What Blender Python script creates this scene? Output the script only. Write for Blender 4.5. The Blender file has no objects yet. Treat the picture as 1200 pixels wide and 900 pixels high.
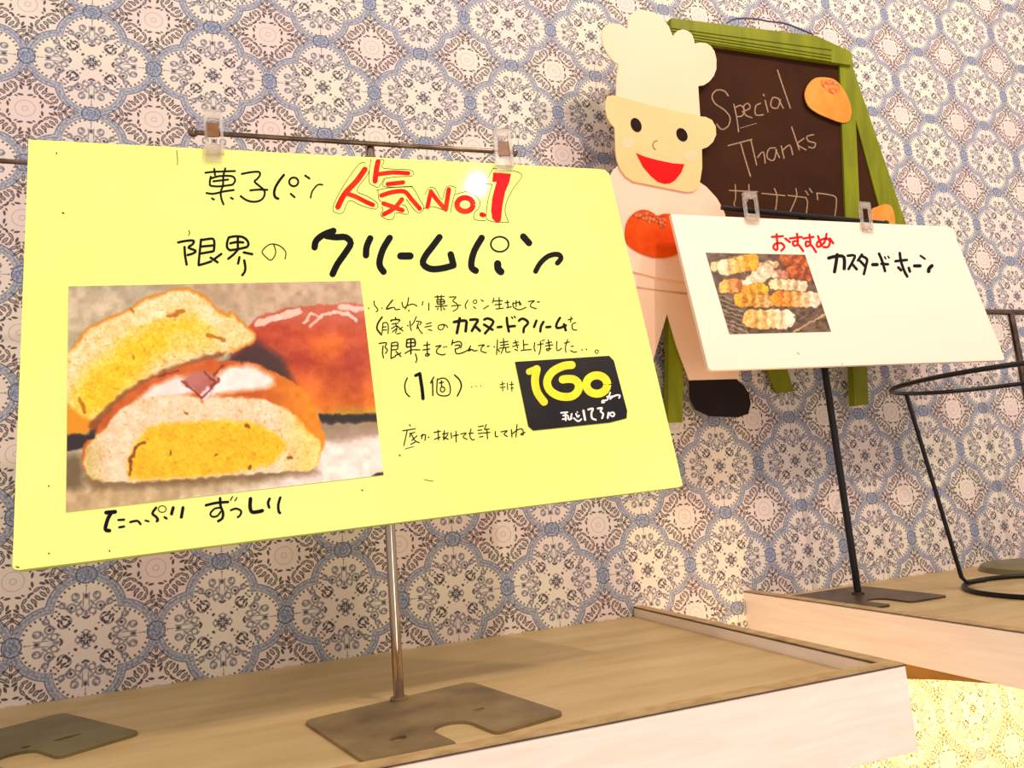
import bpy, bmesh, math, random
import numpy as np
from mathutils import Vector, Matrix
random.seed(4)
C = bpy.context.scene.collection
SC = bpy.context.scene

# ------------------------------------------------------------------ camera
FPX = 858.99                                        # focal length in pixels of a 1200 x 900 frame
RW = np.array([[0.94316, -0.32262, -0.07975], [-0.02405, 0.17310, -0.98461], [0.33146, 0.93057, 0.15550]])
U_, _, V_ = np.linalg.svd(RW); RW = U_ @ V_
CAM = np.array([0.1555, -0.8134, -0.4953])
cd = bpy.data.cameras.new('camera'); cd.sensor_width = 36.0; cd.lens = FPX / 1200 * 36.0
cd.clip_start = 0.02
cam = bpy.data.objects.new('camera', cd); C.objects.link(cam)
m = Matrix(((RW[0][0], -RW[1][0], -RW[2][0]), (RW[0][1], -RW[1][1], -RW[2][1]), (RW[0][2], -RW[1][2], -RW[2][2]))).to_4x4()
m.translation = Vector(CAM); cam.matrix_world = m
SC.camera = cam
# ------------------------------------------------------------------ light
def s2l(c):
    return tuple(((v / 255) / 12.92 if v <= 10 else ((v / 255 + .055) / 1.055) ** 2.4) for v in c)
SC.view_settings.view_transform = 'Standard'; SC.view_settings.look = 'None'
SC.view_settings.exposure = 0.0; SC.view_settings.gamma = 1.0
SC.view_settings.use_curve_mapping = False
w = bpy.data.worlds.new('world'); SC.world = w; w.use_nodes = True
w.node_tree.nodes['Background'].inputs[0].default_value = (*s2l((250, 243, 244)), 1)
w.node_tree.nodes['Background'].inputs[1].default_value = 0.72
def lamp(name, loc, target, size, power, color, sy=None, spread=None):
    l = bpy.data.lights.new(name, 'AREA'); l.energy = power; l.color = s2l(color); l.size = size
    if sy: l.shape = 'RECTANGLE'; l.size_y = sy
    else: l.shape = 'DISK'
    if spread: l.spread = math.radians(spread)
    o = bpy.data.objects.new(name, l); C.objects.link(o); o.location = loc
    o.rotation_euler = (Vector(target) - Vector(loc)).to_track_quat('-Z', 'Y').to_euler()
    return o
lamp('overhead_lamp', (0.80, -1.25, 0.78), (0.6, 0, -0.3), 0.036, 9, (255, 238, 222))
lamp('overhead_lamp', (1.35, -1.15, 0.85), (0.8, 0, -0.2), 0.10, 10.5, (255, 230, 206))
lamp('overhead_lamp', (-0.9, -1.5, 1.3), (0.3, 0, -0.3), 0.30, 9, (255, 240, 230))  # unseen fill added from the camera's left to brighten the shelf fronts
lamp('under_shelf_lamp', (1.15, -0.20, -0.76), (1.15, 0.0, -1.0), 0.7, 4.4, (255, 224, 118), 0.03)
lamp('front_fill_lamp', (0.55, -1.75, -0.75), (0.6, 0, -0.65), 0.45, 3.0, (255, 222, 200))  # low front fill, added to lift the shelf fascias; stands for no known fixture
lamp('lower_case_lamp', (0.64, -0.25, -1.05), (0.72, -0.08, -0.66), 0.12, 2.0, (255, 200, 90), 0.06)

# ------------------------------------------------------------------ pixel to place
def ray(x, y):
    return RW.T @ np.array([(x - 600) / FPX, (y - 450) / FPX, 1.0])
def pr(X):
    c = RW @ (np.asarray(X) - CAM); return c[:2] / c[2] * FPX + [600, 450]
def onZ(x, y, Z): d = ray(x, y); return CAM + d * (Z - CAM[2]) / d[2]
def onY(x, y, Y): d = ray(x, y); return CAM + d * (Y - CAM[1]) / d[1]
class Plane:
    def __init__(s, p, n):
        s.p = np.array(p, float); s.n = np.array(n, float); s.n /= np.linalg.norm(s.n)
        if s.n @ (CAM - s.p) < 0: s.n = -s.n
    def at(s, x, y, e=0.0):
        d = ray(x, y); q = s.p + s.n * e
        return CAM + d * ((q - CAM) @ s.n) / (d @ s.n)
def Z(ox, oy, sc, pts): return [(ox + x / sc, oy + y / sc) for x, y in pts]

# ------------------------------------------------------------------ object helpers
def link(name, me, mat, parent=None):
    o = bpy.data.objects.new(name, me); C.objects.link(o)
    if mat: me.materials.append(mat)
    if parent:
        o.parent = parent
        o.matrix_parent_inverse = parent.matrix_basis.inverted()
    return o
def obj(name, bm, mat, parent=None, smooth=False):
    bmesh.ops.recalc_face_normals(bm, faces=bm.faces)
    me = bpy.data.meshes.new(name); bm.to_mesh(me); bm.free()
    if smooth:
        me.shade_smooth()
        me.set_sharp_from_angle(angle=math.radians(40))
    return link(name, me, mat, parent)
def thing(name, label, cat, loc, group=None):
    o = bpy.data.objects.new(name, None); C.objects.link(o); o.location = loc; o.empty_display_size = .02
    return tag(o, label, cat, group)
def tag(o, label, cat, group=None):
    o['label'] = label; o['category'] = cat
    if group: o['group'] = group
    return o
def box(bm, a, b, bev=0):
    r = bmesh.ops.create_cube(bm, size=1)
    vs = r['verts']
    for v in vs:
        v.co = Vector([(a[i] + b[i]) / 2 + v.co[i] * (b[i] - a[i]) for i in range(3)])
    if bev:
        es = list({e for v in vs for e in v.link_edges})
        bmesh.ops.bevel(bm, geom=es, offset=bev, segments=2, affect='EDGES')
def smooth_pts(p, n=4, closed=False):
    p = [np.array(q, float) for q in p]
    if len(p) < 3: return p
    out = []; N = len(p)
    rng = range(N if closed else N - 1)
    for i in rng:
        if closed: a, b, c, d = p[i - 1], p[i], p[(i + 1) % N], p[(i + 2) % N]
        else: a, b, c, d = p[max(i - 1, 0)], p[i], p[i + 1], p[min(i + 2, N - 1)]
        for k in range(n):
            t = k / n
            out.append(.5 * ((2 * b) + (c - a) * t + (2 * a - 5 * b + 4 * c - d) * t * t + (3 * b - a - 3 * c + d) * t ** 3))
    if not closed: out.append(p[-1])
    return out
def prism(bm, front, back):
    vf = [bm.verts.new(q) for q in front]; vb = [bm.verts.new(q) for q in back]
    bm.faces.new(vf); bm.faces.new(vb[::-1]); n = len(vf)
    for i in range(n): bm.faces.new((vf[i], vb[i], vb[(i + 1) % n], vf[(i + 1) % n]))
def plate(name, pl, pts, mat, parent, e=0.0, t=.002, sm=0):
    """flat piece of real thickness t whose front face lies e in front of the plane"""
    if sm: pts = smooth_pts(pts, sm, True)
    bm = bmesh.new(); f = [pl.at(x, y, e) for x, y in pts]
    prism(bm, f, [q - pl.n * t for q in f])
    return obj(name, bm, mat, parent)
def stroke(bm, pl, pts, wd, e, sm=3, caps=True):
    p = smooth_pts(pts, sm) if sm and len(pts) > 2 else [np.array(q, float) for q in pts]
    if len(p) == 1: p = [p[0], p[0] + [.1, .1]]
    n = len(p); L, R = [], []
    for i in range(n):
        d = p[min(i + 1, n - 1)] - p[max(i - 1, 0)]; l = np.hypot(*d)
        d = d / l if l > 1e-6 else np.array([1, 0]); k = np.array([-d[1], d[0]]) * wd / 2
        L.append(bm.verts.new(pl.at(*(p[i] + k), e))); R.append(bm.verts.new(pl.at(*(p[i] - k), e)))
    for i in range(n - 1):
        try: bm.faces.new((L[i], L[i + 1], R[i + 1], R[i]))
        except ValueError: pass
    if caps:
        for q in (p[0], p[-1]):
            bm.faces.new([bm.verts.new(pl.at(q[0] + wd / 2 * math.cos(a), q[1] + wd / 2 * math.sin(a), e + 2.5e-6))
                          for a in np.linspace(0, 2 * math.pi, 13)[:-1]])
def writing(name, pl, groups, mat, parent, e):
    """pen strokes: groups of (ox, oy, scale, width, strokes); a stroke may be ('o', cx, cy, rx, ry)"""
    bm = bmesh.new(); k = 0
    for ox, oy, sc, wd, strokes in groups:
        for st in strokes:
            w_ = wd
            if isinstance(st, tuple):
                if st[0] == 'o':
                    pts = [(st[1] + st[3] * math.cos(a), st[2] + st[4] * math.sin(a)) for a in np.linspace(0, 2 * math.pi, 17)]
                    if len(st) > 5: w_ = st[5]
                else: w_, pts = st
            else: pts = st
            stroke(bm, pl, Z(ox, oy, sc, pts), w_, e + (k % 20) * 5e-6, 3, not (isinstance(st, tuple) and st[0] == 'o')); k += 1
    for f in bm.faces:
        f.normal_update()
        if f.normal.dot(Vector(pl.n)) < 0: f.normal_flip()
    me = bpy.data.meshes.new(name); bm.to_mesh(me); bm.free()
    return link(name, me, mat, parent)
def tube(bm, pts, r, seg=10, closed=False):
    pts = [Vector(p) for p in pts]; n = len(pts); rings = []
    ref = None
    for i in range(n):
        if closed: d = pts[(i + 1) % n] - pts[i - 1]
        else: d = pts[min(i + 1, n - 1)] - pts[max(i - 1, 0)]
        d.normalize()
        if ref is None: ref = d.orthogonal().normalized()
        ref = (ref - d * ref.dot(d)).normalized(); b = d.cross(ref)
        rings.append([bm.verts.new(pts[i] + (ref * math.cos(a) + b * math.sin(a)) * r) for a in [2 * math.pi * k / seg for k in range(seg)]])
    for i in range(n if closed else n - 1):
        A, B = rings[i], rings[(i + 1) % n]
        for k in range(seg): bm.faces.new((A[k], A[(k + 1) % seg], B[(k + 1) % seg], B[k]))
    if not closed:
        bm.faces.new(rings[0][::-1]); bm.faces.new(rings[-1])
def ball(bm, p, r):
    x = bmesh.ops.create_uvsphere(bm, u_segments=14, v_segments=9, radius=r)
    for v in x['verts']: v.co += Vector(p)

# ------------------------------------------------------------------ node helper
class NT:
    def __init__(s, name, rough=.5, spec=.5, metal=0):
        s.m = bpy.data.materials.new(name); s.m.use_nodes = True; s.t = s.m.node_tree
        s.b = s.t.nodes['Principled BSDF']; s.b.inputs['Roughness'].default_value = rough
        s.b.inputs['Specular IOR Level'].default_value = spec; s.b.inputs['Metallic'].default_value = metal
    def n(s, ty, **k):
        nd = s.t.nodes.new(ty)
        for a, b in k.items(): setattr(nd, a, b)
        return nd
    def put(s, sock, v):
        if hasattr(v, 'is_output'): s.t.links.new(v, sock)
        elif isinstance(v, (tuple, list)): sock.default_value = (*v, 1) if len(v) == 3 and len(sock.default_value) == 4 else v
        else: sock.default_value = v
    def math(s, op, a, b=0.0, c=0.0, clamp=False):
        nd = s.n('ShaderNodeMath', operation=op, use_clamp=clamp)
        s.put(nd.inputs[0], a); s.put(nd.inputs[1], b)
        if op in ('MULTIPLY_ADD', 'SMOOTH_MIN', 'COMPARE'): s.put(nd.inputs[2], c)
        return nd.outputs[0]
    def vlen(s, v):
        nd = s.n('ShaderNodeVectorMath', operation='LENGTH'); s.put(nd.inputs[0], v); return nd.outputs['Value']
    def mapping(s, v, loc, ang, scale):
        nd = s.n('ShaderNodeMapping', vector_type='TEXTURE'); s.put(nd.inputs[0], v)
        nd.inputs[1].default_value = (*loc, 0); nd.inputs[2].default_value = (0, 0, math.radians(ang)); nd.inputs[3].default_value = (*scale, 1)
        return nd.outputs[0]
    def mix(s, f, a, b):
        nd = s.n('ShaderNodeMix', data_type='RGBA'); s.put(nd.inputs[0], f); s.put(nd.inputs[6], a); s.put(nd.inputs[7], b)
        return nd.outputs[2]
    def noise(s, scale=5, detail=3, rough=.5, stretch=None, dist=0):
        tc = s.n('ShaderNodeTexCoord'); v = tc.outputs['Object']
        if stretch:
            mp = s.n('ShaderNodeMapping'); s.put(mp.inputs[0], v); mp.inputs[3].default_value = stretch; v = mp.outputs[0]
        nz = s.n('ShaderNodeTexNoise'); s.put(nz.inputs['Vector'], v); nz.inputs['Scale'].default_value = scale
        nz.inputs['Detail'].default_value = detail; nz.inputs['Roughness'].default_value = rough; nz.inputs['Distortion'].default_value = dist
        return nz.outputs['Fac']
    def ramp(s, f, a, b):
        nd = s.n('ShaderNodeMapRange', clamp=True); s.put(nd.inputs[0], f); nd.inputs[1].default_value = a; nd.inputs[2].default_value = b
        return nd.outputs[0]
    def bump(s, h, st, dist=.001):
        nd = s.n('ShaderNodeBump'); nd.inputs['Strength'].default_value = st; nd.inputs['Distance'].default_value = dist
        s.put(nd.inputs['Height'], h); s.t.links.new(nd.outputs[0], s.b.inputs['Normal'])
    def col(s, c): s.put(s.b.inputs['Base Color'], c); return s.m
def two(name, c1, c2, scale=20, lo=.35, hi=.65, rough=.5, spec=.5, metal=0, stretch=None, detail=3, bump=0, bd=.001, dist=0):
    t = NT(name, rough, spec, metal); f = t.noise(scale, detail, .55, stretch, dist)
    if bump: t.bump(f, bump, bd)
    return t.col(t.mix(t.ramp(f, lo, hi), s2l(c1), s2l(c2)))

# ------------------------------------------------------------------ wallpaper (period 0.12 m)
PER = .12; PZ = PER * .98747
def wallpaper():
    t = NT('wallpaper', .62, .25)
    tc = t.n('ShaderNodeTexCoord'); sep = t.n('ShaderNodeSeparateXYZ'); t.put(sep.inputs[0], tc.outputs['Object'])
    def fold(c, per):
        f = t.math('FRACT', t.math('MULTIPLY_ADD', c, 1 / per, 100.5))
        return t.math('ABSOLUTE', t.math('SUBTRACT', f, .5))
    a = fold(sep.outputs[0], PER); b = fold(sep.outputs[2], PZ)
    def pq(a, b):
        p = t.math('MAXIMUM', a, b); q = t.math('MINIMUM', a, b)
        cb = t.n('ShaderNodeCombineXYZ'); t.put(cb.inputs[0], p); t.put(cb.inputs[1], q); return cb.outputs[0], p, q
    I, p, q = pq(a, b)
    ia = t.math('SUBTRACT', .5, a); ib = t.math('SUBTRACT', .5, b)
    O, p2, q2 = pq(ia, ib)
    def blobs(V, L):
        acc = None
        for x, y, an, la, lb in L:
            d = t.vlen(t.mapping(V, (x, y), an, (la, lb)))
            acc = d if acc is None else t.math('MINIMUM', acc, d)
        return acc
    def rings(V, L):                      # thin arcs: centre, radius, width
        acc = None
        for x, y, r, wd in L:
            d = t.math('MULTIPLY', t.math('ABSOLUTE', t.math('SUBTRACT', t.vlen(t.mapping(V, (x, y), 0, (1, 1))), r)), 1 / wd)
            acc = d if acc is None else t.math('MINIMUM', acc, d)
        return acc
    def soft(d, k=2.2): return t.math('MULTIPLY_ADD', t.math('SUBTRACT', 1.0, d), k, .5, clamp=True)
    # lobes
    lv = t.mapping(I, (.235, 0), 0, (1, 1)); dq = t.math('SUBTRACT', t.vlen(lv), .285)
    ls = t.n('ShaderNodeSeparateXYZ'); t.put(ls.inputs[0], lv)
    ang = t.math('ARCTAN2', ls.outputs[1], ls.outputs[0])
    def band(c, hw, k=1.5): return soft(t.math('MULTIPLY', t.math('ABSOLUTE', t.math('SUBTRACT', dq, c)), 1 / hw), k)
    nz = t.noise(420, 2, .6); nz2 = t.noise(9, 2)
    cream = t.mix(t.ramp(nz2, .4, .6), s2l((234, 223, 203)), s2l((232, 214, 203)))
    pink = t.mix(t.ramp(nz2, .4, .6), s2l((232, 218, 202)), s2l((230, 207, 198)))
    inside = t.ramp(dq, .004, -.004)
    col = t.mix(inside, pink, cream)
    ink = s2l((48, 36, 46)); ink2 = s2l((98, 94, 108)); blue = s2l((158, 164, 188)); blued = s2l((96, 102, 130))
    # leaves inside the quatrefoil
    fillb = blobs(I, [(.215, 0, 0, .045, .018), (.275, .035, 40, .035, .014), (.25, .11, 0, .026, .024), (.335, .07, 0, .024, .018), (.275, .165, 0, .022, .018)])
    col = t.mix(t.math('MULTIPLY', soft(fillb, 1), .45), col, s2l((186, 184, 196)))
    grey = blobs(I, [(.20, 0, 0, .026, .014), (.238, .028, 35, .032, .009), (.278, .046, -40, .030, .009), (.335, .014, 20, .028, .009),
                     (.30, .078, 60, .028, .009), (.348, .07, 15, .018, .009), (.25, .138, 75, .028, .009), (.288, .165, 30, .024, .008),
                     (.225, .108, 10, .024, .009), (.39, 0, 0, .03, .004), (.415, 0, 0, .008, .009), (.052, .02, 60, .020, .007), (.30, .02, 0, .05, .005), (.19, .06, 40, .020, .008)])
    col = t.mix(t.math('MULTIPLY', soft(grey), .72), col, ink2)
    rg = rings(I, [(.25, .10, .030, .0075), (.335, .075, .024, .007), (0, 0, .040, .006), (.275, .165, .020, .007), (.05, 0, .022, .0055), (.215, .045, .022, .006), (.155, .135, .034, .0075)])
    col = t.mix(t.math('MULTIPLY', soft(rg, 1.6), .72), col, ink2)
    dark = blobs(I, [(.073, .068, 45, .011, .011), (.168, .012, 55, .021, .009), (.25, .10, 0, .013, .012), (.338, 0, 0, .018, .010),
                     (.145, .115, 20, .020, .010), (.168, .145, 70, .018, .009), (.128, .125, 0, .010, .010), (.188, .125, 60, .015, .008), (.19, .165, 20, .012, .009),
                     (.115, .09, 70, .009, .006), (.215, .185, 0, .010, .008), (.02, .012, 30, .010, .005)])
    col = t.mix(t.math('MULTIPLY', soft(dark), .9), col, ink)
    # frame band
    fine = t.ramp(nz, .42, .6)
    col = t.mix(t.math('MULTIPLY', band(-.032, .030, 4), .92), col, t.mix(fine, s2l((182, 184, 194)), s2l((122, 126, 146))))
    col = t.mix(t.math('MULTIPLY', band(-.003, .0042), .8), col, s2l((84, 86, 106)))
    col = t.mix(t.math('MULTIPLY', band(-.030, .0035), .5), col, s2l((90, 94, 122)))
    col = t.mix(t.math('MULTIPLY', band(-.061, .0035), .55), col, s2l((96, 94, 116)))
    teeth = t.math('MULTIPLY', band(-.079, .010, 1.5), t.ramp(t.math('SINE', t.math('MULTIPLY', ang, 33)), .1, .5))
    col = t.mix(t.math('MULTIPLY', teeth, .85), col, ink)
    # sprays of leaves between the quatrefoils
    leaf = blobs(O, [(.352, 0, 0, .026, .013), (.315, .033, 48, .033, .0135), (.268, .054, 60, .034, .0145), (.292, .006, 0, .022, .008), (.262, .020, 30, .024, .010), (.228, .026, 55, .024, .011), (.198, .034, 20, .024, .011), (.235, .094, 75, .026, .012),
                     (.205, .072, 30, .026, .012), (.205, .118, 40, .032, .014), (.160, .078, -35, .028, .013), (.168, .142, 45, .028, .015), (.122, .108, -20, .020, .010), (.128, .036, 82, .024, .010), (.115, .068, 60, .014, .007), (.20, .155, 20, .016, .009)])
    vein = blobs(O, [(.315, .033, 48, .022, .0045), (.268, .054, 60, .023, .005), (.205, .118, 40, .020, .005), (.160, .078, -35, .017, .0045), (.168, .142, 45, .016, .005), (.262, .020, 30, .013, .003), (.205, .072, 30, .015, .004), (.352, 0, 0, .016, .0035), (.235, .094, 75, .015, .004)])
    lm = t.math('SUBTRACT', soft(leaf, 2.5), t.math('MULTIPLY', soft(vein, 2), .6), clamp=True)
    col = t.mix(t.math('MULTIPLY', lm, .9), col, ink)
    cen = rings(O, [(0, 0, .022, .004), (0, 0, .075, .004)])
    col = t.mix(t.math('MULTIPLY', soft(cen), .35), col, ink2)
    # knots
    kd = t.math('SUBTRACT', t.vlen(t.mapping(I, (.5, 0), 0, (1, 1.12))), .066)
    kin = t.ramp(kd, .003, -.003)
    col = t.mix(kin, col, t.mix(fine, s2l((176, 180, 194)), s2l((112, 118, 142))))
    ko = soft(t.math('MULTIPLY', t.math('ABSOLUTE', kd), 1 / .0045), 1.5)
    col = t.mix(t.math('MULTIPLY', ko, .85), col, s2l((70, 72, 96)))
    kg = rings(I, [(.5, 0, .034, .0045), (.5, 0, .012, .004)])
    col = t.mix(t.math('MULTIPLY', soft(kg), .65), col, blued)
    t.bump(nz, .12, .0004)
    return t.col(col)
M = {}
M['wall'] = wallpaper()
M['laminate'] = two('brown_laminate', (204, 176, 124), (180, 150, 98), 7, .3, .7, .42, .4, stretch=(1, 5, 1), detail=6, bump=.05)
M['rimtop'] = two('rim_laminate', (198, 166, 116), (160, 126, 80), 60, .3, .7, .5, stretch=(1, 1.5, 1), detail=5)
M['whitewood'] = two('pale_woodgrain', (253, 236, 216), (246, 220, 198), 9, .35, .75, .45, .3, stretch=(1.2, 1.2, 14), detail=6, dist=.6)
M['line'] = two('glue_line', (38, 26, 20), (60, 44, 34), 50)
M['bracket'] = two('bracket_wood', (160, 116, 40), (130, 92, 28), 18, stretch=(1, 1, 4))
M['rust'] = two('worn_steel_plate', (144, 120, 78), (100, 80, 50), 26, .35, .7, .42, .5, .12, detail=8, bump=.08)
M['rust2'] = two('olive_steel_plate', (126, 114, 68), (96, 84, 48), 22, .35, .7, .4, .5, .15, detail=8, bump=.06)
M['brownplate'] = two('dark_brown_plate', (98, 74, 52), (70, 52, 38), 30, rough=.4, metal=.3)
M['chrome'] = two('chrome', (190, 172, 152), (160, 138, 116), 90, rough=.1, metal=1, stretch=(1, 1, .1))
M['steel'] = two('dark_chrome', (132, 110, 92), (96, 76, 62), 60, rough=.25, metal=1)
M['black'] = two('black_painted_wire', (16, 12, 12), (26, 20, 18), 120, rough=.4, spec=.3)
M['yellow'] = two('yellow_card', (254, 255, 146), (250, 252, 132), 5, rough=.05, spec=.16)
M['white'] = two('white_board', (250, 233, 206), (250, 228, 206), 4, rough=.45, spec=.3)
M['ink'] = two('black_marker', (8, 10, 10), (16, 16, 18), 80, rough=.6, spec=.1)
M['thin'] = two('black_fineliner', (44, 50, 26), (30, 34, 20), 80, rough=.7, spec=.1)
M['red'] = two('red_marker', (226, 6, 0), (244, 60, 8), 60, .4, .7, rough=.6, spec=.15)
M['purered'] = two('red_brush_pen', (222, 0, 6), (232, 6, 14), 60, rough=.6, spec=.15)
M['tagblack'] = two('black_card', (22, 16, 20), (32, 28, 24), 30, rough=.5, spec=.2)
M['tagyellow'] = two('yellow_paint_marker', (236, 220, 0), (255, 240, 20), 70, rough=.4)
M['tagwhite'] = two('white_paint_marker', (250, 236, 226), (255, 248, 240), 70)
M['chalkboard'] = two('brown_chalkboard', (66, 34, 16), (54, 28, 14), 14, rough=.8, spec=.12, detail=5)
M['chalk'] = two('chalk', (186, 152, 122), (140, 106, 82), 900, .35, .65, rough=.9, spec=.1)
M['green'] = two('green_painted_wood', (134, 138, 0), (114, 120, 0), 12, rough=.55, spec=.25, stretch=(6, 6, 1), bump=.05)
M['hat'] = two('cream_paper', (248, 217, 184), (248, 212, 174), 9, rough=.7, spec=.15)
M['coat'] = two('pale_pink_paper', (246, 212, 186), (240, 202, 174), 9, rough=.7, spec=.15)
M['skin'] = two('skin_paper', (246, 198, 136), (248, 204, 146), 12, rough=.7, spec=.15)
M['cheek'] = two('cheek_paper', (248, 206, 162), (246, 202, 156), 30, rough=.7, spec=.15)
M['eye'] = two('dark_brown_paper', (36, 12, 8), (28, 8, 6), 60, spec=.1)
M['mouth'] = two('red_paper', (226, 4, 0), (218, 2, 0), 30, spec=.15)
M['shoe'] = two('black_brown_paper', (34, 20, 18), (26, 16, 14), 30, rough=.6, spec=.15)
M['crust'] = two('orange_brown_crayon', (232, 88, 6), (212, 62, 2), 25, rough=.7, spec=.15)
M['seed'] = two('burnt_crayon', (150, 34, 6), (236, 110, 20), 260, .42, .58, rough=.6)
M['bun'] = two('light_orange_crayon', (236, 158, 70), (228, 136, 48), 30, rough=.7, spec=.15)
M['bunspot'] = two('bun_brown_spot', (210, 84, 16), (244, 150, 60), 240, .42, .6, rough=.6)
M['cord'] = two('grey_cord', (90, 92, 120), (60, 60, 84), 200)
M['pad'] = two('brown_foam_pad', (140, 92, 40), (120, 76, 30), 200)
def clear(name, tint, tr):
    t = NT(name, .12, .6); t.b.inputs['Transmission Weight'].default_value = tr; t.b.inputs['Alpha'].default_value = .6; t.b.inputs['IOR'].default_value = 1.3
    f = t.noise(60, 2); return t.col(t.mix(t.ramp(f, .3, .7), s2l(tint), s2l(tuple(int(v * .93) for v in tint))))
M['clear'] = clear('clear_plastic', (255, 244, 228), .7)
def vcol(name, rough=.3):
    t = NT(name, rough, .5); a = t.n('ShaderNodeVertexColor'); a.layer_name = 'print'
    return t.col(a.outputs[0])
M['print'] = vcol('glossy_photo_print')

# ------------------------------------------------------------------ setting
Z1 = -.6435; ZR = -.632
bm = bmesh.new(); box(bm, (-1.6, 0, -1.7), (3.4, .08, 1.4))
o = obj('wall_back', bm, M['wall']); o['kind'] = 'structure'

# ------------------------------------------------------------------ shelves
def part_box(name, a, b, mat, parent, bev=.0006):
    bm = bmesh.new(); box(bm, a, b, bev); return obj(name, bm, mat, parent)
s1 = thing('display_shelf', 'near brown-topped tray shelf with pale woodgrain front under the yellow sign', 'shelf', (0, 0, -.69))
XR = .5875
part_box('shelf_top', (-1.2, -.372, Z1 - .018), (XR - .012, 0, Z1), M['laminate'], s1, 0)
part_box('front_fascia', (-1.2, -.384, -.691), (XR, -.372, ZR - .0016), M['whitewood'], s1)
part_box('side_panel', (XR - .012, -.372, -.691), (XR, 0, ZR - .0016), M['whitewood'], s1)
part_box('rim_cap', (-1.2, -.3835, ZR - .001), (XR, -.3715, ZR), M['rimtop'], s1, 0)
part_box('rim_cap', (XR - .0115, -.3715, ZR - .001), (XR, 0, ZR), M['rimtop'], s1, 0)
part_box('edge_line', (-1.2, -.3842, ZR - .0016), (XR + .0002, -.3718, ZR - .001), M['line'], s1, 0)
part_box('edge_line', (XR - .0122, -.3718, ZR - .0016), (XR, 0, ZR - .001), M['line'], s1, 0)
s2 = thing('display_shelf', 'far tray shelf with pale woodgrain side carrying the white sign and the wire stand', 'shelf', (1.4, 0, -.69))
XL = .733; X2 = 2.3; YF = -.366
part_box('shelf_top', (XL + .012, YF + .012, Z1 - .018), (X2, 0, Z1), M['laminate'], s2, 0)
part_box('side_panel', (XL, YF, -.679), (XL + .012, 0, ZR - .0016), M['whitewood'], s2)
part_box('front_fascia', (XL + .012, YF, -.74), (X2, YF + .012, ZR - .0016), M['whitewood'], s2)
part_box('rim_cap', (XL, YF + .012, ZR - .001), (XL + .0115, 0, ZR), M['rimtop'], s2, 0)
part_box('rim_cap', (XL, YF, ZR - .001), (X2, YF + .012, ZR), M['rimtop'], s2, 0)
part_box('edge_line', (XL - .0002, YF, ZR - .0016), (XL + .0117, 0, ZR - .001), M['line'], s2, 0)
bm = bmesh.new()
prof = [(0, -.679), (0, -.752), (-.10, -.727), (-.215, -.701), (-.26, -.6935), (-.31, -.6868), (-.34, -.679)]
prism(bm, [(.758, y, z) for y, z in prof], [(.776, y, z) for y, z in prof])
obj('bracket', bm, M['bracket'], s2)

# ------------------------------------------------------------------ sign stands
def base_plate(name, org, ang, mat, parent, holes, Wd=.14, D=.133, th=.0022, notch=.028, nd=.045, z=Z1):
    """steel plate: org = back-left corner, x runs along the back edge, y towards the front; U notch in the front edge"""
    def arc(cx, cy, r, a0, a1, n=5): return [(cx + r * math.cos(math.radians(a0 + (a1 - a0) * i / n)), cy + r * math.sin(math.radians(a0 + (a1 - a0) * i / n))) for i in range(n + 1)]
    r = .008; h = notch / 2
    o = arc(r, r, r, 180, 270) + arc(Wd - r, r, r, 270, 360) + arc(Wd - r, D - r, r, 0, 90)
    o += arc(Wd / 2 + h + .005, D - .005, .005, 90, 180, 3) + arc(Wd / 2, D - nd + h, h, 0, -180, 10) + arc(Wd / 2 - h - .005, D - .005, .005, 0, 90, 3) + arc(r, D - r, r, 90, 180)
    c, s = math.cos(math.radians(ang)), math.sin(math.radians(ang))
    def T(x, y): return (org[0] + x * c + y * s, org[1] + x * s - y * c)
    bm = bmesh.new(); es = []
    def loop(pts):
        vs = [bm.verts.new((*T(*p), z + th)) for p in pts]
        return [bm.edges.new((vs[i], vs[(i + 1) % len(vs)])) for i in range(len(vs))]
    es += loop(o)
    for hx, hy, rx, ry in holes: es += loop([(hx + rx * math.cos(a), hy + ry * math.sin(a)) for a in np.linspace(0, 2 * math.pi, 13)[:-1]])
    g = bmesh.ops.triangle_fill(bm, edges=es, use_beauty=True)
    fs = [f for f in g['geom'] if isinstance(f, bmesh.types.BMFace)]
    ex = bmesh.ops.extrude_face_region(bm, geom=fs)
    for v in ex['geom']:
        if isinstance(v, bmesh.types.BMVert): v.co.z -= th
    obj(name, bm, mat, parent); return T
def stand(label, post, zt, r, mat, rod, rrod, basefn, finial=True, cap=None):
    st = thing('sign_stand', label, 'stand', (post[0], post[1], Z1), None)
    basefn(st)
    bm = bmesh.new(); tube(bm, [(post[0], post[1], Z1 + .002), (post[0], post[1], zt)], r, 16); obj('post', bm, mat, st, True)
    bm = bmesh.new(); tube(bm, [(post[0], post[1], Z1 + .0021), (post[0], post[1], Z1 + .0045)], r * 1.7, 16); obj('collar', bm, cap or mat, st, True)
    bm = bmesh.new(); tube(bm, rod, rrod, 12); obj('crossbar', bm, M['steel'] if mat is M['chrome'] else mat, st, True)
    if finial:
        for p in ((rod[0], rod[-1]) if mat is M['chrome'] else (rod[-1],)):
            bm = bmesh.new(); ball(bm, p, rrod * (1.9 if mat is M['chrome'] else 1.35)); obj('end_ball', bm, M['steel'] if mat is M['chrome'] else mat, st, True)
    return st
P1 = onZ(468, 824, Z1); YR1 = P1[1] - .006
a_, b_ = onY(226, 155, YR1), onY(602, 179, YR1)
stand('polished steel stand on rusty plate holding up the yellow sign', P1, onY(432, 166, YR1)[2] - .001, .0042, M['chrome'], [a_, b_], .0021,
      lambda p: base_plate('base_plate', (.183, -.2255), 14, M['rust'], p, [(.033, .094, .006, .0045), (.103, .078, .0045, .003)]), True, M['rust'])
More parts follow.
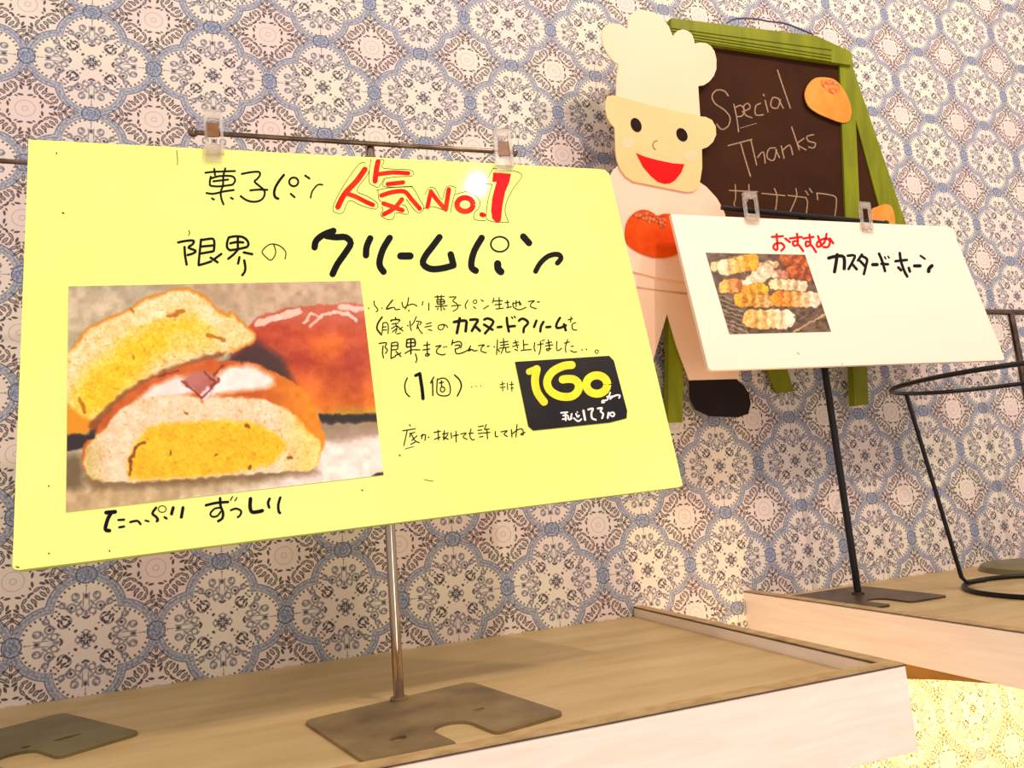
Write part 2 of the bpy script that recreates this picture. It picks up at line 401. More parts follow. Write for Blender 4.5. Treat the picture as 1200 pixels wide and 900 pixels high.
def b0(p): base_plate('base_plate', (-.119, -.148), 33.8, M['rust2'], p, [(.108, .088, .010, .0035), (.032, .088, .010, .0035), (.083, .082, .003, .003)])
dd = np.array([.83, .556]); p0 = np.array([-.052, -.135])
stand('polished steel stand at the left edge, bar showing beside the yellow sign', p0, -.178, .0042, M['chrome'],
      [(-.26, -.138, -.1825), (.035, -.138, -.1825)], .0021, b0, True, M['rust2'])
P2 = onZ(1006, 698, Z1); YR2 = P2[1] - .006
stand('thin black stand with dark plate holding up the white sign', P2, onY(942, 253, YR2)[2], .0042, M['black'], [onY(846, 243, YR2), onY(1038, 262, YR2)], .0033,
      lambda p: base_plate('base_plate', (.752, -.026), 0, M['brownplate'], p, [(.03, .09, .005, .004)]), True, M['brownplate'])
def b3(p):
    bm = bmesh.new(); bmesh.ops.create_cone(bm, cap_ends=True, segments=48, radius1=.078, radius2=.074, depth=.007)
    for v in bm.verts: v.co += Vector((1.150, -.087, Z1 + .0035))
    obj('base_disc', bm, M['rust2'], p, True)
stand('black T-shaped stand on a round plate at the right edge behind the wire stand', (1.176, -.087), onY(1182, 367, -.087)[2], .0045, M['steel'],
      [(1.06, -.087, -.2885), (1.36, -.087, -.2885)], .0042, b3, False, M['black'])

# ------------------------------------------------------------------ yellow sign
uy = np.array([.4972, .0098, .018]); vy = np.array([.0125, -.0518, -.3166]); ny = np.cross(vy, uy)
PY = Plane((.25, -.2245, -.19), ny)
T_ = .002
ys = thing('sign_board', 'large yellow handwritten bread sign with a photo of cut cream buns', 'sign', tuple(PY.at(410, 600)))
plate('board', PY, [(33.5, 163.5), (700, 198), (709, 199), (714, 204), (799.5, 566), (799, 569), (794, 571), (22, 668), (16, 667), (14.5, 662)], M['yellow'], ys, 0, T_)
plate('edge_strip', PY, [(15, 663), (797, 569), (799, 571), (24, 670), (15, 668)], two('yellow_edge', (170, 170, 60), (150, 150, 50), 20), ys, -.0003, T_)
E1 = .00025

def smoothmask(x, y, poly, soft):
    """1 inside a polygon, with a soft rim"""
    P = np.array(smooth_pts(poly, 3, True) if len(poly) > 5 else poly, float); Q = np.roll(P, -1, 0); ins = np.zeros(x.shape, bool); dm = np.full(x.shape, 1e9)
    for (x0, y0), (x1, y1) in zip(P, Q):
        c = ((y0 > y) != (y1 > y)) & (x < (x1 - x0) * (y - y0) / (y1 - y0 + 1e-12) + x0); ins ^= c
        dx, dy = x1 - x0, y1 - y0; k = np.clip(((x - x0) * dx + (y - y0) * dy) / (dx * dx + dy * dy + 1e-12), 0, 1)
        dm = np.minimum(dm, np.hypot(x - x0 - k * dx, y - y0 - k * dy))
    sd = np.where(ins, dm, -dm); return np.clip(sd / soft + .5, 0, 1), sd
rng = np.random.default_rng(3)
_g = rng.random((64, 64))
def vn(x, y, s):
    x, y = x / s, y / s; xi, yi = np.floor(x).astype(int), np.floor(y).astype(int); fx, fy = x - xi, y - yi
    fx = fx * fx * (3 - 2 * fx); fy = fy * fy * (3 - 2 * fy); g = lambda a, b: _g[a % 64, b % 64]
    return (g(xi, yi) * (1 - fx) + g(xi + 1, yi) * fx) * (1 - fy) + (g(xi, yi + 1) * (1 - fx) + g(xi + 1, yi + 1) * fx) * fy
def lay(img, m, c): 
    c = np.array(c, float); m = m[..., None]
    return img * (1 - m) + (c if c.ndim == 1 else c) * m
def seg(x, y, x0, y0, x1, y1):
    dx, dy = x1 - x0, y1 - y0; k = np.clip(((x - x0) * dx + (y - y0) * dy) / (dx * dx + dy * dy + 1e-9), 0, 1)
    return np.hypot(x - x0 - k * dx, y - y0 - k * dy), k
def buns(x, y):
    ox, oy = x, y
    x = ox + (vn(ox, oy + 30, 7) - .5) * 3.4 + (vn(ox + 11, oy, 2.6) - .5) * 1.3; y = oy + (vn(ox + 60, oy, 7) - .5) * 3.4 + (vn(ox, oy + 17, 2.6) - .5) * 1.3
    n1, n2, n3 = vn(x, y, 1.9), vn(x + 90, y, 8), vn(x, y + 70, 26)
    pore = np.clip((vn(x + 5, y * 1.3, 3.4) - .80) * 9, 0, 1)
    im = np.zeros(x.shape + (3,)); im[:] = (196, 182, 152)
    im = lay(im, np.clip((x - 170) / 60, 0, 1) * np.clip((400 - y) / 40, 0, 1), (206, 178, 146))
    im = lay(im, np.clip((y - 555) / 25, 0, 1) * .9, (214, 184, 138))
    im = lay(im, smoothmask(x, y, [(345, 520), (455, 505), (470, 560), (300, 585), (200, 590), (330, 562)], 14)[0], (255, 236, 222))
    im = lay(im, smoothmask(x, y, [(60, 335), (140, 345), (150, 362), (95, 385), (60, 420)], 14)[0] * .7, (222, 200, 168))
    im = im + (n2[..., None] - .5) * 34 + (n1[..., None] - .5) * 12
    # rear bun
    bun, sd = smoothmask(x, y, [(270, 420), (292, 382), (300, 374), (322, 364), (350, 359), (385, 356), (430, 357), (460, 380), (460, 489), (400, 490), (340, 470)], 2.5)
    c = np.zeros(im.shape); c[:] = (206, 88, 44)
    c = lay(c, np.clip((y - 425) / 50, 0, 1), (232, 128, 22)); c = lay(c, np.clip((350 - x) / 90, 0, 1) * np.clip((y - 400) / 30, 0, 1) * .85, (92, 52, 40))
    c = lay(c, smoothmask(x, y, [(365, 400), (400, 395), (400, 425), (370, 428)], 16)[0] * .7, (236, 122, 22))
    c = lay(c, np.clip((y - 474) / 10, 0, 1) * np.clip((x - 370) / 30, 0, 1), (212, 170, 52))
    c = c + (n2[..., None] - .5) * 22 + (n1[..., None] - .5) * 12 + (n3[..., None] - .5) * np.array([40, 40, 16])
    c = lay(c, np.clip((388 - y) / 18, 0, 1) * .5, (214, 130, 112))
    for x0, y0, x1, y1, r in ((303, 379, 325, 371, 4), (325, 371, 350, 364, 4), (362, 382, 378, 370, 1.6), (378, 370, 392, 366, 1.6), (392, 366, 408, 368, 2), (408, 368, 418, 375, 2), (355, 378, 366, 368, 1.5), (366, 368, 378, 372, 1), (400, 360, 424, 362, 3.5)):
        d, _k = seg(x, y, x0, y0, x1, y1); c = lay(c, np.clip((r - d) / 1.6 + .5, 0, 1) * .85, (255, 222, 205))
    im = lay(im, bun, c)
    im = lay(im, smoothmask(x, y, [(370, 486), (460, 484), (460, 494), (372, 498)], 3)[0], (58, 46, 44))
    im = lay(im, smoothmask(x, y, [(372, 497), (460, 494), (460, 508), (375, 520)], 8)[0] * .6, (150, 118, 92))
    im = lay(im, smoothmask(x, y, [(262, 424), (300, 398), (330, 420), (345, 452), (300, 428)], 10)[0] * .85, (72, 50, 50))
    # top-left half
    A = [(70, 420), (82, 410), (92, 396), (108, 380), (130, 371), (150, 362), (168, 350), (188, 343), (206, 338), (222, 338), (240, 346), (254, 360), (266, 368), (272, 365), (282, 374), (301, 392), (296, 402), (278, 410), (255, 420), (230, 426), (205, 432), (185, 441), (170, 453), (152, 470), (132, 487), (118, 495), (100, 508), (60, 512)]
    mA, sA = smoothmask(x, y, A, 2)
    c = np.zeros(im.shape); c[:] = (250, 226, 166)
    cu = smoothmask(x, y, [(100, 488), (84, 470), (100, 440), (128, 415), (150, 395), (190, 378), (225, 374), (246, 390), (236, 402), (200, 410), (176, 425), (150, 455), (125, 480)], 22)[0]
    c = lay(c, cu, (254, 212, 40)); c = lay(c, smoothmask(x, y, [(195, 390), (238, 385), (255, 405), (200, 415)], 14)[0] * .7, (250, 222, 130))
    c = c + (n1[..., None] - .5) * np.array([26, 34, 60]) + (n2[..., None] - .5) * np.array([14, 22, 50])
    c = lay(c, pore * .45, (206, 150, 60))
    c = lay(c, np.clip((5.5 - sA) / 4, 0, 1) * np.clip((418 - y) / 12, 0, 1), (224, 150, 46)); c = lay(c, np.clip((5 - sA) / 5, 0, 1) * np.clip((y - 418) / 12, 0, 1) * .6, (240, 196, 110))
    for x0, y0, x1, y1, r in ((205, 368, 214, 364, 2.5), (244, 394, 262, 398, 2.5), (196, 370, 206, 368, 1.5), (152, 360, 156, 366, 1.5), (92, 466, 100, 482, 2.2), (155, 417, 156, 422, 1.6)):
        d, _k = seg(x, y, x0, y0, x1, y1); c = lay(c, np.clip((r - d) / 1.2 + .5, 0, 1) * .85, (196, 120, 10))
    c = lay(c, smoothmask(x, y, [(70, 468), (88, 482), (106, 492), (132, 490), (110, 512), (70, 516)], 6)[0], (236, 160, 20))
    im = lay(im, mA, c)
    im = lay(im, smoothmask(x, y, [(60, 510), (100, 509), (122, 496), (118, 512), (100, 524), (60, 530)], 3)[0], (62, 48, 50))
    im = lay(im, smoothmask(x, y, [(60, 536), (96, 534), (98, 572), (60, 578)], 10)[0] * .8, (120, 96, 62))
    # front half
    B = [(96, 532), (101, 518), (108, 513), (113, 512), (114, 500), (124, 487), (140, 471), (160, 455), (185, 440), (210, 430), (236, 423), (265, 422), (300, 427), (330, 440), (352, 455), (368, 475), (377, 500), (380, 520), (373, 541), (364, 551), (330, 553), (290, 556), (250, 560), (200, 564), (140, 567), (108, 563), (98, 552)]
    sh = smoothmask(x, y + 0, [(98, 560), (370, 549), (374, 556), (240, 568), (110, 575)], 8)[0]; im = lay(im, sh * .6, (120, 84, 44))
    im = lay(im, smoothmask(x, y, [(108, 492), (165, 446), (240, 417), (262, 417), (160, 462), (116, 506)], 4)[0] * .7, (126, 62, 26))
    mB, sB = smoothmask(x, y, B, 2)
    c = np.zeros(im.shape); c[:] = (214, 108, 36)
    c = lay(c, np.clip((x - 300) / 60, 0, 1), (238, 150, 20))
    for P, k, s in (([(160, 470), (185, 450), (215, 440), (232, 446), (222, 462), (180, 468)], (255, 232, 222), 7), ([(255, 440), (280, 428), (308, 434), (322, 450), (290, 458), (262, 460), (246, 466)], (255, 240, 230), 8), ([(212, 446), (232, 434), (252, 440), (250, 452), (240, 462), (226, 456)], (196, 122, 110), 5), ([(233, 462), (243, 452), (250, 456), (240, 472)], (250, 226, 222), 3)):
        c = lay(c, smoothmask(x, y, P, s)[0], k)
    for x0, y0, x1, y1 in ((212, 446, 236, 466), (236, 466, 256, 444), (240, 436, 252, 448), (185, 440, 210, 434), (252, 440, 262, 428)):
        d, _k = seg(x, y, x0, y0, x1, y1); c = lay(c, np.clip((1.3 - d) / 1.2 + .5, 0, 1) * .8, (142, 54, 44))
    c = c + (n2[..., None] - .5) * 22
    F = [(100, 560), (100, 528), (112, 512), (120, 505), (140, 482), (165, 467), (200, 464), (232, 466), (238, 473), (246, 466), (290, 466), (320, 472), (345, 486), (362, 505), (376, 520), (372, 545), (362, 552), (200, 568), (110, 566)]
    f = np.zeros(im.shape); f[:] = (246, 222, 184); f = lay(f, np.clip((x - 320) / 40, 0, 1), (250, 222, 130)); f = lay(f, np.clip((125 - x) / 20, 0, 1) * .6, (214, 190, 96))
    cu, sc = smoothmask(x, y, [(154, 560), (150, 540), (156, 522), (170, 508), (188, 497), (240, 494), (290, 494), (312, 502), (334, 520), (322, 540), (300, 548), (250, 556), (200, 560)], 7)
    f = lay(f, cu, (250, 202, 30)); f = f + (n1[..., None] - .5) * np.array([18, 26, 44]) + (n2[..., None] - .5) * np.array([12, 22, 30])
    f = lay(f, pore * .4, (200, 140, 50))
    for x0, y0, x1, y1, r in ((154, 540, 152, 555, 2), (158, 525, 153, 540, 2.6), (169, 518, 158, 526, 2), (287, 500, 291, 500, 1.8), (200, 530, 201, 534, 1.4), (292, 546, 293, 548, 1.8), (217, 485, 219, 486, 1.3), (252, 534, 254, 534, 1.2), (338, 536, 341, 536, 1.3)):
        d, _k = seg(x, y, x0, y0, x1, y1); f = lay(f, np.clip((r - d) / 1.2 + .5, 0, 1) * .85, (150, 78, 10))
    f = lay(f, smoothmask(x, y, [(340, 480), (356, 480), (372, 505), (362, 508)], 6)[0] * .8, (240, 168, 20))
    c = lay(c, smoothmask(x, y, F, 3)[0], f); c = lay(c, np.clip((3 - sB) / 3, 0, 1) * np.clip((y - 553) / 6, 0, 1) * .7, (120, 80, 30))
    im = lay(im, mB, c)
    im = lay(im, smoothmask(x, y, [(432, 557), (452, 551), (452, 560)], 1)[0], (70, 62, 48))
    return np.clip(im, 0, 255)
def horns(x, y):
    ox, oy = x, y; x = ox + (vn(ox, oy + 30, 3) - .5) * 3; y = oy + (vn(ox + 60, oy, 3) - .5) * 3
    n1, n2 = vn(x, y, 1.6), vn(x + 50, y, 4)
    im = np.zeros(x.shape + (3,)); im[:] = (112, 86, 62); im = im + (n2[..., None] - .5) * 60
    im = lay(im, np.clip((330 - y) / 30, 0, 1) * np.clip((x - 905) / 30, 0, 1), (150, 70, 20))
    for i in range(9):
        y0 = 346 + i * 5.4; d, _k = seg(x, y, 842 + i * 1.2, y0, 868 + i * 1.5, y0 + 8 + i * .5); im = lay(im, np.clip(1.1 - d, 0, 1) * .8, (196, 176, 150))
    for i in range(6):
        d, _k = seg(x, y, 925 + i * 3, 378 + i * 2.5, 962, 364 + i * 4); im = lay(im, np.clip(1 - d, 0, 1) * .5, (176, 126, 110))
    d, _k = seg(x, y, 929, 390, 966, 369); im = lay(im, np.clip(1.3 - d, 0, 1), (220, 190, 130))
    L = [(925, 302, 945, 318, 11, (170, 80, 20), (220, 120, 20)), (930, 318, 952, 322, 8, (190, 96, 20), (160, 80, 30)), (838, 312, 846, 312, 6, (236, 196, 140), (230, 160, 80)), (850, 336, 868, 334, 8, (240, 180, 80), (200, 120, 60)), (850, 313, 880, 308, 10, (240, 206, 160), (236, 160, 10)),
         (894, 312, 908, 310, 5, (240, 206, 160), (230, 190, 140)), (908, 321, 920, 322, 5, (238, 196, 160), (200, 120, 90)), (880, 332, 898, 317, 9, (246, 216, 178), (244, 214, 176)), (876, 342, 893, 340, 8, (232, 150, 20), (240, 190, 10)), (908, 333, 940, 335, 6.5, (240, 206, 150), (236, 200, 160)),
         (868, 351, 900, 353, 8, (236, 156, 16), (220, 170, 110)), (911, 350, 954, 351, 9, (226, 132, 10), (246, 216, 186)), (881, 374, 921, 374, 11, (236, 176, 90), (246, 216, 176))]
    for x0, y0, x1, y1, r, ca, cb in L:
        d, k = seg(x, y, x0, y0, x1, y1); c = np.array(ca)[None] * (1 - k[..., None]) + np.array(cb)[None] * k[..., None]
        c = c + (np.cos(k * np.hypot(x1 - x0, y1 - y0) / 10 * 6.28)[..., None]) * 24 + (n1[..., None] - .5) * 60 + (n2[..., None] - .5) * 36
        im = lay(im, np.clip((r + 1.5 - d) / 2, 0, 1) * .6, (70, 46, 26)); im = lay(im, np.clip((r - d) / 1.5 + .5, 0, 1), c)
    return np.clip(im, 0, 255)
def printed(name, pl, quad, e, t, nx, ny_, fn, parent):
    q = [pl.at(x, y, e) for x, y in quad]
    s = np.linspace(0, 1, nx); v = np.linspace(0, 1, ny_); S, V = np.meshgrid(s, v)
    P = ((1 - S) * (1 - V))[..., None] * q[0] + (S * (1 - V))[..., None] * q[1] + (S * V)[..., None] * q[2] + ((1 - S) * V)[..., None] * q[3]
    c = (P - CAM) @ RW.T; x = c[..., 0] / c[..., 2] * FPX + 600; y = c[..., 1] / c[..., 2] * FPX + 450
    col = fn(x, y) / 255; lin = np.where(col <= .04045, col / 12.92, ((col + .055) / 1.055) ** 2.4)
    n = nx * ny_; vs = P.reshape(-1, 3); idx = np.arange(n).reshape(ny_, nx)
    fs = np.stack([idx[:-1, :-1], idx[1:, :-1], idx[1:, 1:], idx[:-1, 1:]], -1).reshape(-1, 4).tolist()
    b = [tuple(p - pl.n * t) for p in q]; verts = [tuple(p) for p in vs] + b
    c4 = [int(idx[0, 0]), int(idx[0, -1]), int(idx[-1, -1]), int(idx[-1, 0])]
    fs.append([n, n + 1, n + 2, n + 3])
    top = idx[0].tolist(); rt = idx[:, -1].tolist(); bt = idx[-1].tolist(); lf = idx[:, 0].tolist()
    fs.append(top + [n + 1, n]); fs.append(rt + [n + 2, n + 1]); fs.append(bt + [n + 2, n + 3]); fs.append(lf + [n + 3, n])
    me = bpy.data.meshes.new(name); me.from_pydata(verts, [], fs); me.update()
    at = me.color_attributes.new('print', 'FLOAT_COLOR', 'POINT')
    data = np.ones((len(verts), 4), np.float32); data[:n, :3] = lin.reshape(-1, 3) ** 1.15 * .97; data[n:, :3] = .8
    at.data.foreach_set('color', data.ravel())
    return link(name, me, M['print'], parent)
printed('bun_photograph', PY, [(80.5, 335.5), (422.5, 329), (449.5, 556.5), (77.5, 600)], .0006, .0005, 330, 240, buns, ys)['label'] = 'glossy photograph of cream buns cut in half'

DOT = lambda x, y: [(x - 3, y - 2), (x + 3, y + 2)]
l1 = (230, 185, 7.5, 2.3, [[(80, 130), (150, 122), (250, 118), (340, 115)], [(158, 95), (165, 150)], [(255, 92), (238, 160), (235, 240), (215, 300), (222, 360), (240, 408)],
     [(128, 165), (120, 200), (120, 240)], [(130, 180), (200, 160), (300, 158), (335, 175), (340, 205), (320, 235)], [(130, 245), (200, 250), (320, 235)], [(150, 205), (280, 190)],
     [(90, 308), (150, 315), (240, 295), (330, 282)], [(138, 355), (155, 365)], [(305, 350), (322, 360)],
     [(400, 140), (480, 125), (550, 122), (560, 150), (535, 185), (512, 208), (560, 250), (600, 290), (595, 340), (560, 375), (500, 385), (440, 370), (390, 335)], [(475, 285), (550, 278), (625, 280)],
     (3.0, [(770, 150), (730, 200), (695, 260), (685, 310), (695, 345), (720, 358)]), ('o', 857, 210, 40, 38), [(830, 315), (865, 345)], [(958, 155), (995, 180)], (1.8, [(1110, 235), (1070, 235), (1035, 270), (1015, 305), (1005, 350)])])
writing('lettering', PY, [l1], M['ink'], ys, E1)
l2 = (200, 270, 8, 2.8, [[(70, 112), (140, 98), (215, 95), (205, 130), (165, 160), (235, 190), (210, 215), (160, 230)], [(130, 155), (135, 230), (150, 320)],
     [(285, 85), (275, 180), (265, 280), (262, 325)], [(285, 90), (350, 80), (400, 80), (410, 130), (405, 190)], [(295, 150), (400, 140)], [(290, 215), (400, 195)], [(265, 325), (320, 310), (380, 290)],
     [(475, 220), (400, 275)], [(375, 255), (440, 298)], [(545, 65), (530, 110), (530, 160), (555, 185)], [(545, 65), (600, 55), (670, 60), (715, 90), (730, 130), (715, 155)], [(560, 120), (620, 108), (680, 112)],
     [(630, 65), (630, 120), (630, 180)], [(555, 185), (630, 175), (715, 155)], [(630, 180), (590, 225), (540, 265)], [(685, 205), (765, 222)], [(645, 250), (632, 310)], [(690, 280), (700, 340), (695, 385), (672, 418)],
     (1.2, [(965, 130), (985, 190), (975, 240), (940, 278), (900, 255), (858, 205), (880, 165), (930, 130), (985, 130), (1040, 155), (1080, 205), (1072, 268)]), (.9, [(170, 0), (178, 22), (168, 45)])])
l2b = (350, 260, 3.636, 7.6, [[(68, 108), (75, 80), (105, 55), (148, 38)], [(120, 60), (160, 65), (200, 65), (222, 90), (200, 130), (165, 180), (145, 222)],
     [(305, 70), (290, 105), (287, 142)], [(388, 68), (360, 115), (345, 165), (348, 192), (362, 212)], (8.5, [(435, 145), (475, 145)]), [(600, 65), (570, 105), (540, 145), (530, 178), (562, 200), (610, 198), (660, 185)], [(648, 138), (655, 165), (660, 185)],
     [(780, 68), (750, 120), (737, 165), (738, 195), (755, 208)], ('o', 857, 95, 38, 32, 2), (8.5, [(848, 178), (850, 200), (862, 212)]), [(957, 62), (982, 90)], (6, [(1010, 210), (1030, 175), (1065, 145), (1105, 138), (1118, 155), (1103, 175)])])
writing('lettering', PY, [l2, l2b], M['ink'], ys, E1)
NR = (380, 180, 5)
rd = [(6.5, [(238, 92), (190, 160), (120, 235), (80, 312)]), (5.2, [(120, 230), (180, 250), (240, 280), (285, 300)]), (6.2, [(315, 48), (305, 100), (298, 160)]), (5, [(320, 120), (400, 110), (492, 115)]), (5, [(372, 178), (462, 168)]),
      (5.2, [(335, 245), (400, 225), (470, 222), (510, 265), (560, 322)]), (5.2, [(348, 292), (400, 310), (458, 332)]), (5.2, [(455, 268), (410, 320), (350, 355)]), (5, [(605, 312), (625, 220)]), (5, [(625, 222), (660, 270), (708, 325)]), (5.4, [(712, 325), (730, 210)]),
      ('o', 825, 298, 47, 40, 6.2), (5.4, [(922, 356), (934, 360)])]
writing('lettering', PY, [(*NR, 5, rd)], M['red'], ys, E1)['label'] = 'red heading characters'
plate('numeral', PY, Z(*NR, [(990, 110), (1095, 118), (1085, 165), (1060, 225), (1045, 300), (1035, 395), (1010, 405), (985, 380), (978, 330), (985, 260), (1000, 200), (1010, 165), (985, 165)]), M['purered'], ys, E1, .0002)['label'] = 'bold red number one'
ol = [[(240, 55), (205, 60), (130, 160), (70, 265), (50, 320), (65, 345), (110, 345), (145, 275), (220, 305), (300, 325), (312, 290), (250, 248), (190, 215), (250, 130), (265, 95)],
      [(275, 30), (262, 120), (265, 170), (290, 188), (320, 195), (350, 145)], [(350, 145), (430, 135), (515, 130), (505, 95), (345, 85), (352, 40), (320, 35)], [(355, 150), (345, 190), (420, 195), (520, 190)],
      [(305, 215), (380, 200), (480, 195), (520, 200), (560, 270), (585, 320), (545, 345), (480, 265)], [(315, 215), (320, 265), (340, 285)], [(335, 310), (345, 330), (330, 360), (370, 385), (405, 380), (420, 345), (490, 355), (480, 310), (455, 298)],
      [(590, 240), (615, 200), (650, 205), (690, 270), (715, 195), (770, 200), (755, 270), (740, 345)], [(720, 340), (640, 310), (580, 322)], [(770, 240), (830, 222), (880, 240), (912, 280), (905, 320), (880, 345), (878, 380), (900, 390), (945, 392)],
      [(990, 85), (1110, 100), (1160, 130), (1110, 200), (1070, 280), (1060, 340), (1080, 400)], [(990, 85), (940, 175)], [(940, 175), (985, 180)], [(985, 180), (960, 270), (950, 350), (955, 385), (1000, 400), (1080, 403)]]
writing('outline', PY, [(*NR, .6, ol)], M['thin'], ys, E1)
bt = (110, 570, 5.217, 3, [(4.6, [(75, 160), (130, 155)]), (4.4, [(108, 158), (85, 200), (70, 262), (95, 270)]), (2.6, [(150, 205), (185, 203)]), (2.6, [(155, 250), (185, 245)]), (2.6, [(222, 218), (265, 210), (285, 230)]), (2.2, [(315, 208), (335, 214)]),
     [(380, 130), (358, 165), (380, 185), (392, 205), (385, 212)], ('o', 418, 138, 24, 20, 1), (2.6, [(432, 188), (445, 196)]), (3.6, [(485, 130), (475, 168)]), (3.6, [(545, 130), (535, 188)]),
     [(685, 115), (750, 100), (820, 95)], [(772, 72), (775, 120), (790, 160), (785, 195), (760, 212)], (2.2, [(775, 130), (740, 135), (712, 165), (725, 185), (755, 180), (775, 155)]), (1.4, [(848, 62), (835, 85)]), (1.4, [(875, 68), (862, 88)]),
     (2.4, [(838, 145), (870, 135), (900, 150), (895, 175), (880, 188)]), (4.2, [(958, 75), (955, 120), (965, 155), (1000, 155), (1030, 148)]), [(1075, 75), (1065, 100), (1072, 128)], [(1140, 68), (1128, 110), (1130, 150), (1138, 162)]])
writing('lettering', PY, [bt], M['ink'], ys, E1)
A4 = (425, 340, 8.571); A5 = (550, 340, 7.5); A6 = (460, 420, 7.5)
p1 = (*A4, 1.25, [DOT(60, 181), [(115, 110), (120, 150), (155, 195), (135, 215)], DOT(194, 181), (1.7, [(300, 100), (265, 145), (238, 190), (290, 175)]), [(290, 175), (320, 175), (330, 195), (375, 190)], [(395, 120), (412, 175), (460, 150), (510, 140), (545, 160)], [(462, 75), (450, 140), (428, 190)], [(462, 200), (468, 212)],
     [(605, 115), (598, 150)], [(665, 130), (665, 200)], [(725, 68), (820, 62)], [(750, 55), (755, 85)], [(790, 52), (790, 85)], [(745, 95), (750, 138)], [(745, 97), (815, 95), (818, 135), (750, 138)], [(750, 118), (815, 115)], [(785, 90), (790, 205)], [(730, 165), (850, 155)], [(760, 180), (748, 195)], [(810, 178), (825, 195)],
     [(870, 70), (940, 68), (905, 105), (950, 140), (955, 180), (910, 212)], [(895, 158), (985, 150)], [(1058, 100), (1030, 150), (1040, 185)], ('o', 1130, 115, 18, 18, 1), [(1115, 165), (1135, 185)]])
p1b = (*A5, 1.25, [[(105, 85), (125, 98)], [(170, 135), (125, 165)], [(215, 70), (205, 110)], [(210, 95), (290, 92)], [(262, 65), (265, 160)], [(225, 128), (285, 122)], [(235, 165), (300, 158)],
     [(315, 110), (350, 105)], [(335, 90), (340, 150)], [(330, 155), (370, 145)], [(380, 120), (440, 105), (455, 130)], [(412, 90), (412, 145)], [(385, 110), (390, 150), (440, 172), (500, 150)], [(440, 95), (442, 130)],
     [(520, 100), (575, 92), (545, 115), (540, 145), (590, 162)], DOT(602, 104), DOT(614, 102)])
p2 = (*A4, 1.25, [(2, [(195, 270), (155, 330), (145, 390), (190, 448)]), [(205, 330), (195, 430)], [(205, 330), (240, 325), (258, 360), (255, 435)], [(205, 370), (235, 368)], [(208, 400), (240, 398)],
     (1.6, [(330, 275), (335, 295)]), (1.6, [(285, 312), (290, 300), (370, 295), (365, 315)]), [(295, 340), (355, 330)], [(330, 335), (345, 380), (330, 430)], [(290, 385), (330, 360)], [(300, 420), (340, 385)], [(350, 360), (405, 410)], [(400, 370), (370, 395)], [(345, 440), (380, 430)],
     DOT(454, 355), [(475, 310), (480, 370), (490, 405)], [(540, 265), (510, 330), (490, 350)], [(540, 310), (590, 320), (575, 345)], [(560, 330), (545, 385)], [(548, 350), (570, 400), (600, 435)], [(640, 340), (690, 325)], [(625, 370), (690, 358)], [(660, 395), (695, 405)],
     [(800, 345), (765, 355), (762, 390), (800, 395), (820, 360), (805, 342), (840, 355), (855, 375)], (3.4, [(918, 320), (970, 310), (1038, 308), (1040, 360), (1035, 412)]), (3.4, [(975, 283), (965, 340), (947, 430)]), (3.2, [(1082, 297), (1158, 297), (1130, 350), (1098, 408)]), (3.2, [(1130, 360), (1178, 408)])])
p2b = (*A5, 3, [[(132, 258), (165, 248), (212, 275), (180, 330), (138, 380)], [(130, 302), (205, 348)], [(250, 325), (283, 322)], [(330, 243), (335, 300), (348, 362)], [(340, 320), (400, 315)], (1.6, [(372, 235), (382, 248)]), (1.6, [(395, 228), (405, 242)]),
     [(437, 268), (452, 255), (480, 252), (518, 285), (482, 330), (477, 368)], [(590, 268), (570, 322)], [(652, 278), (630, 320), (625, 362)], [(678, 325), (712, 322)], [(797, 243), (770, 290), (767, 328), (800, 330), (848, 310)], [(832, 300), (848, 352)],
     (1.3, [(870, 260), (910, 250)]), (1.3, [(895, 235), (890, 280)]), (1.3, [(935, 285), (905, 300), (910, 345), (945, 350)])])
p3 = (*A4, 1.4, [[(165, 535), (240, 528), (225, 570), (250, 600), (230, 635)], [(205, 560), (200, 630), (210, 680)], [(290, 530), (285, 685)], [(290, 530), (350, 525), (352, 590)], [(295, 560), (345, 555)], [(295, 600), (345, 595)], [(285, 685), (330, 665)], [(385, 630), (330, 655)], [(335, 615), (385, 665)],
     (1.7, [(445, 500), (440, 560), (450, 575)]), (1.7, [(445, 495), (510, 488), (530, 520), (525, 560)]), [(450, 530), (520, 525)], (1.7, [(485, 495), (485, 640)]), [(450, 570), (525, 560)], [(425, 635), (490, 600), (575, 600)], [(530, 640), (545, 690), (535, 725)],
     [(615, 555), (675, 545)], [(605, 600), (675, 590)], [(648, 520), (650, 620), (660, 660), (630, 655), (650, 635), (675, 650)], [(735, 565), (790, 555), (750, 590), (745, 630), (800, 650), (830, 640)], DOT(818, 571), DOT(841, 567),
     [(905, 500), (895, 550)], [(905, 530), (970, 515), (995, 540), (985, 580)], [(930, 555), (975, 550), (965, 580), (935, 590)], [(930, 590), (940, 635), (1000, 630), (1080, 590)], [(1085, 560), (1060, 610), (1100, 595), (1115, 610), (1150, 605)]])
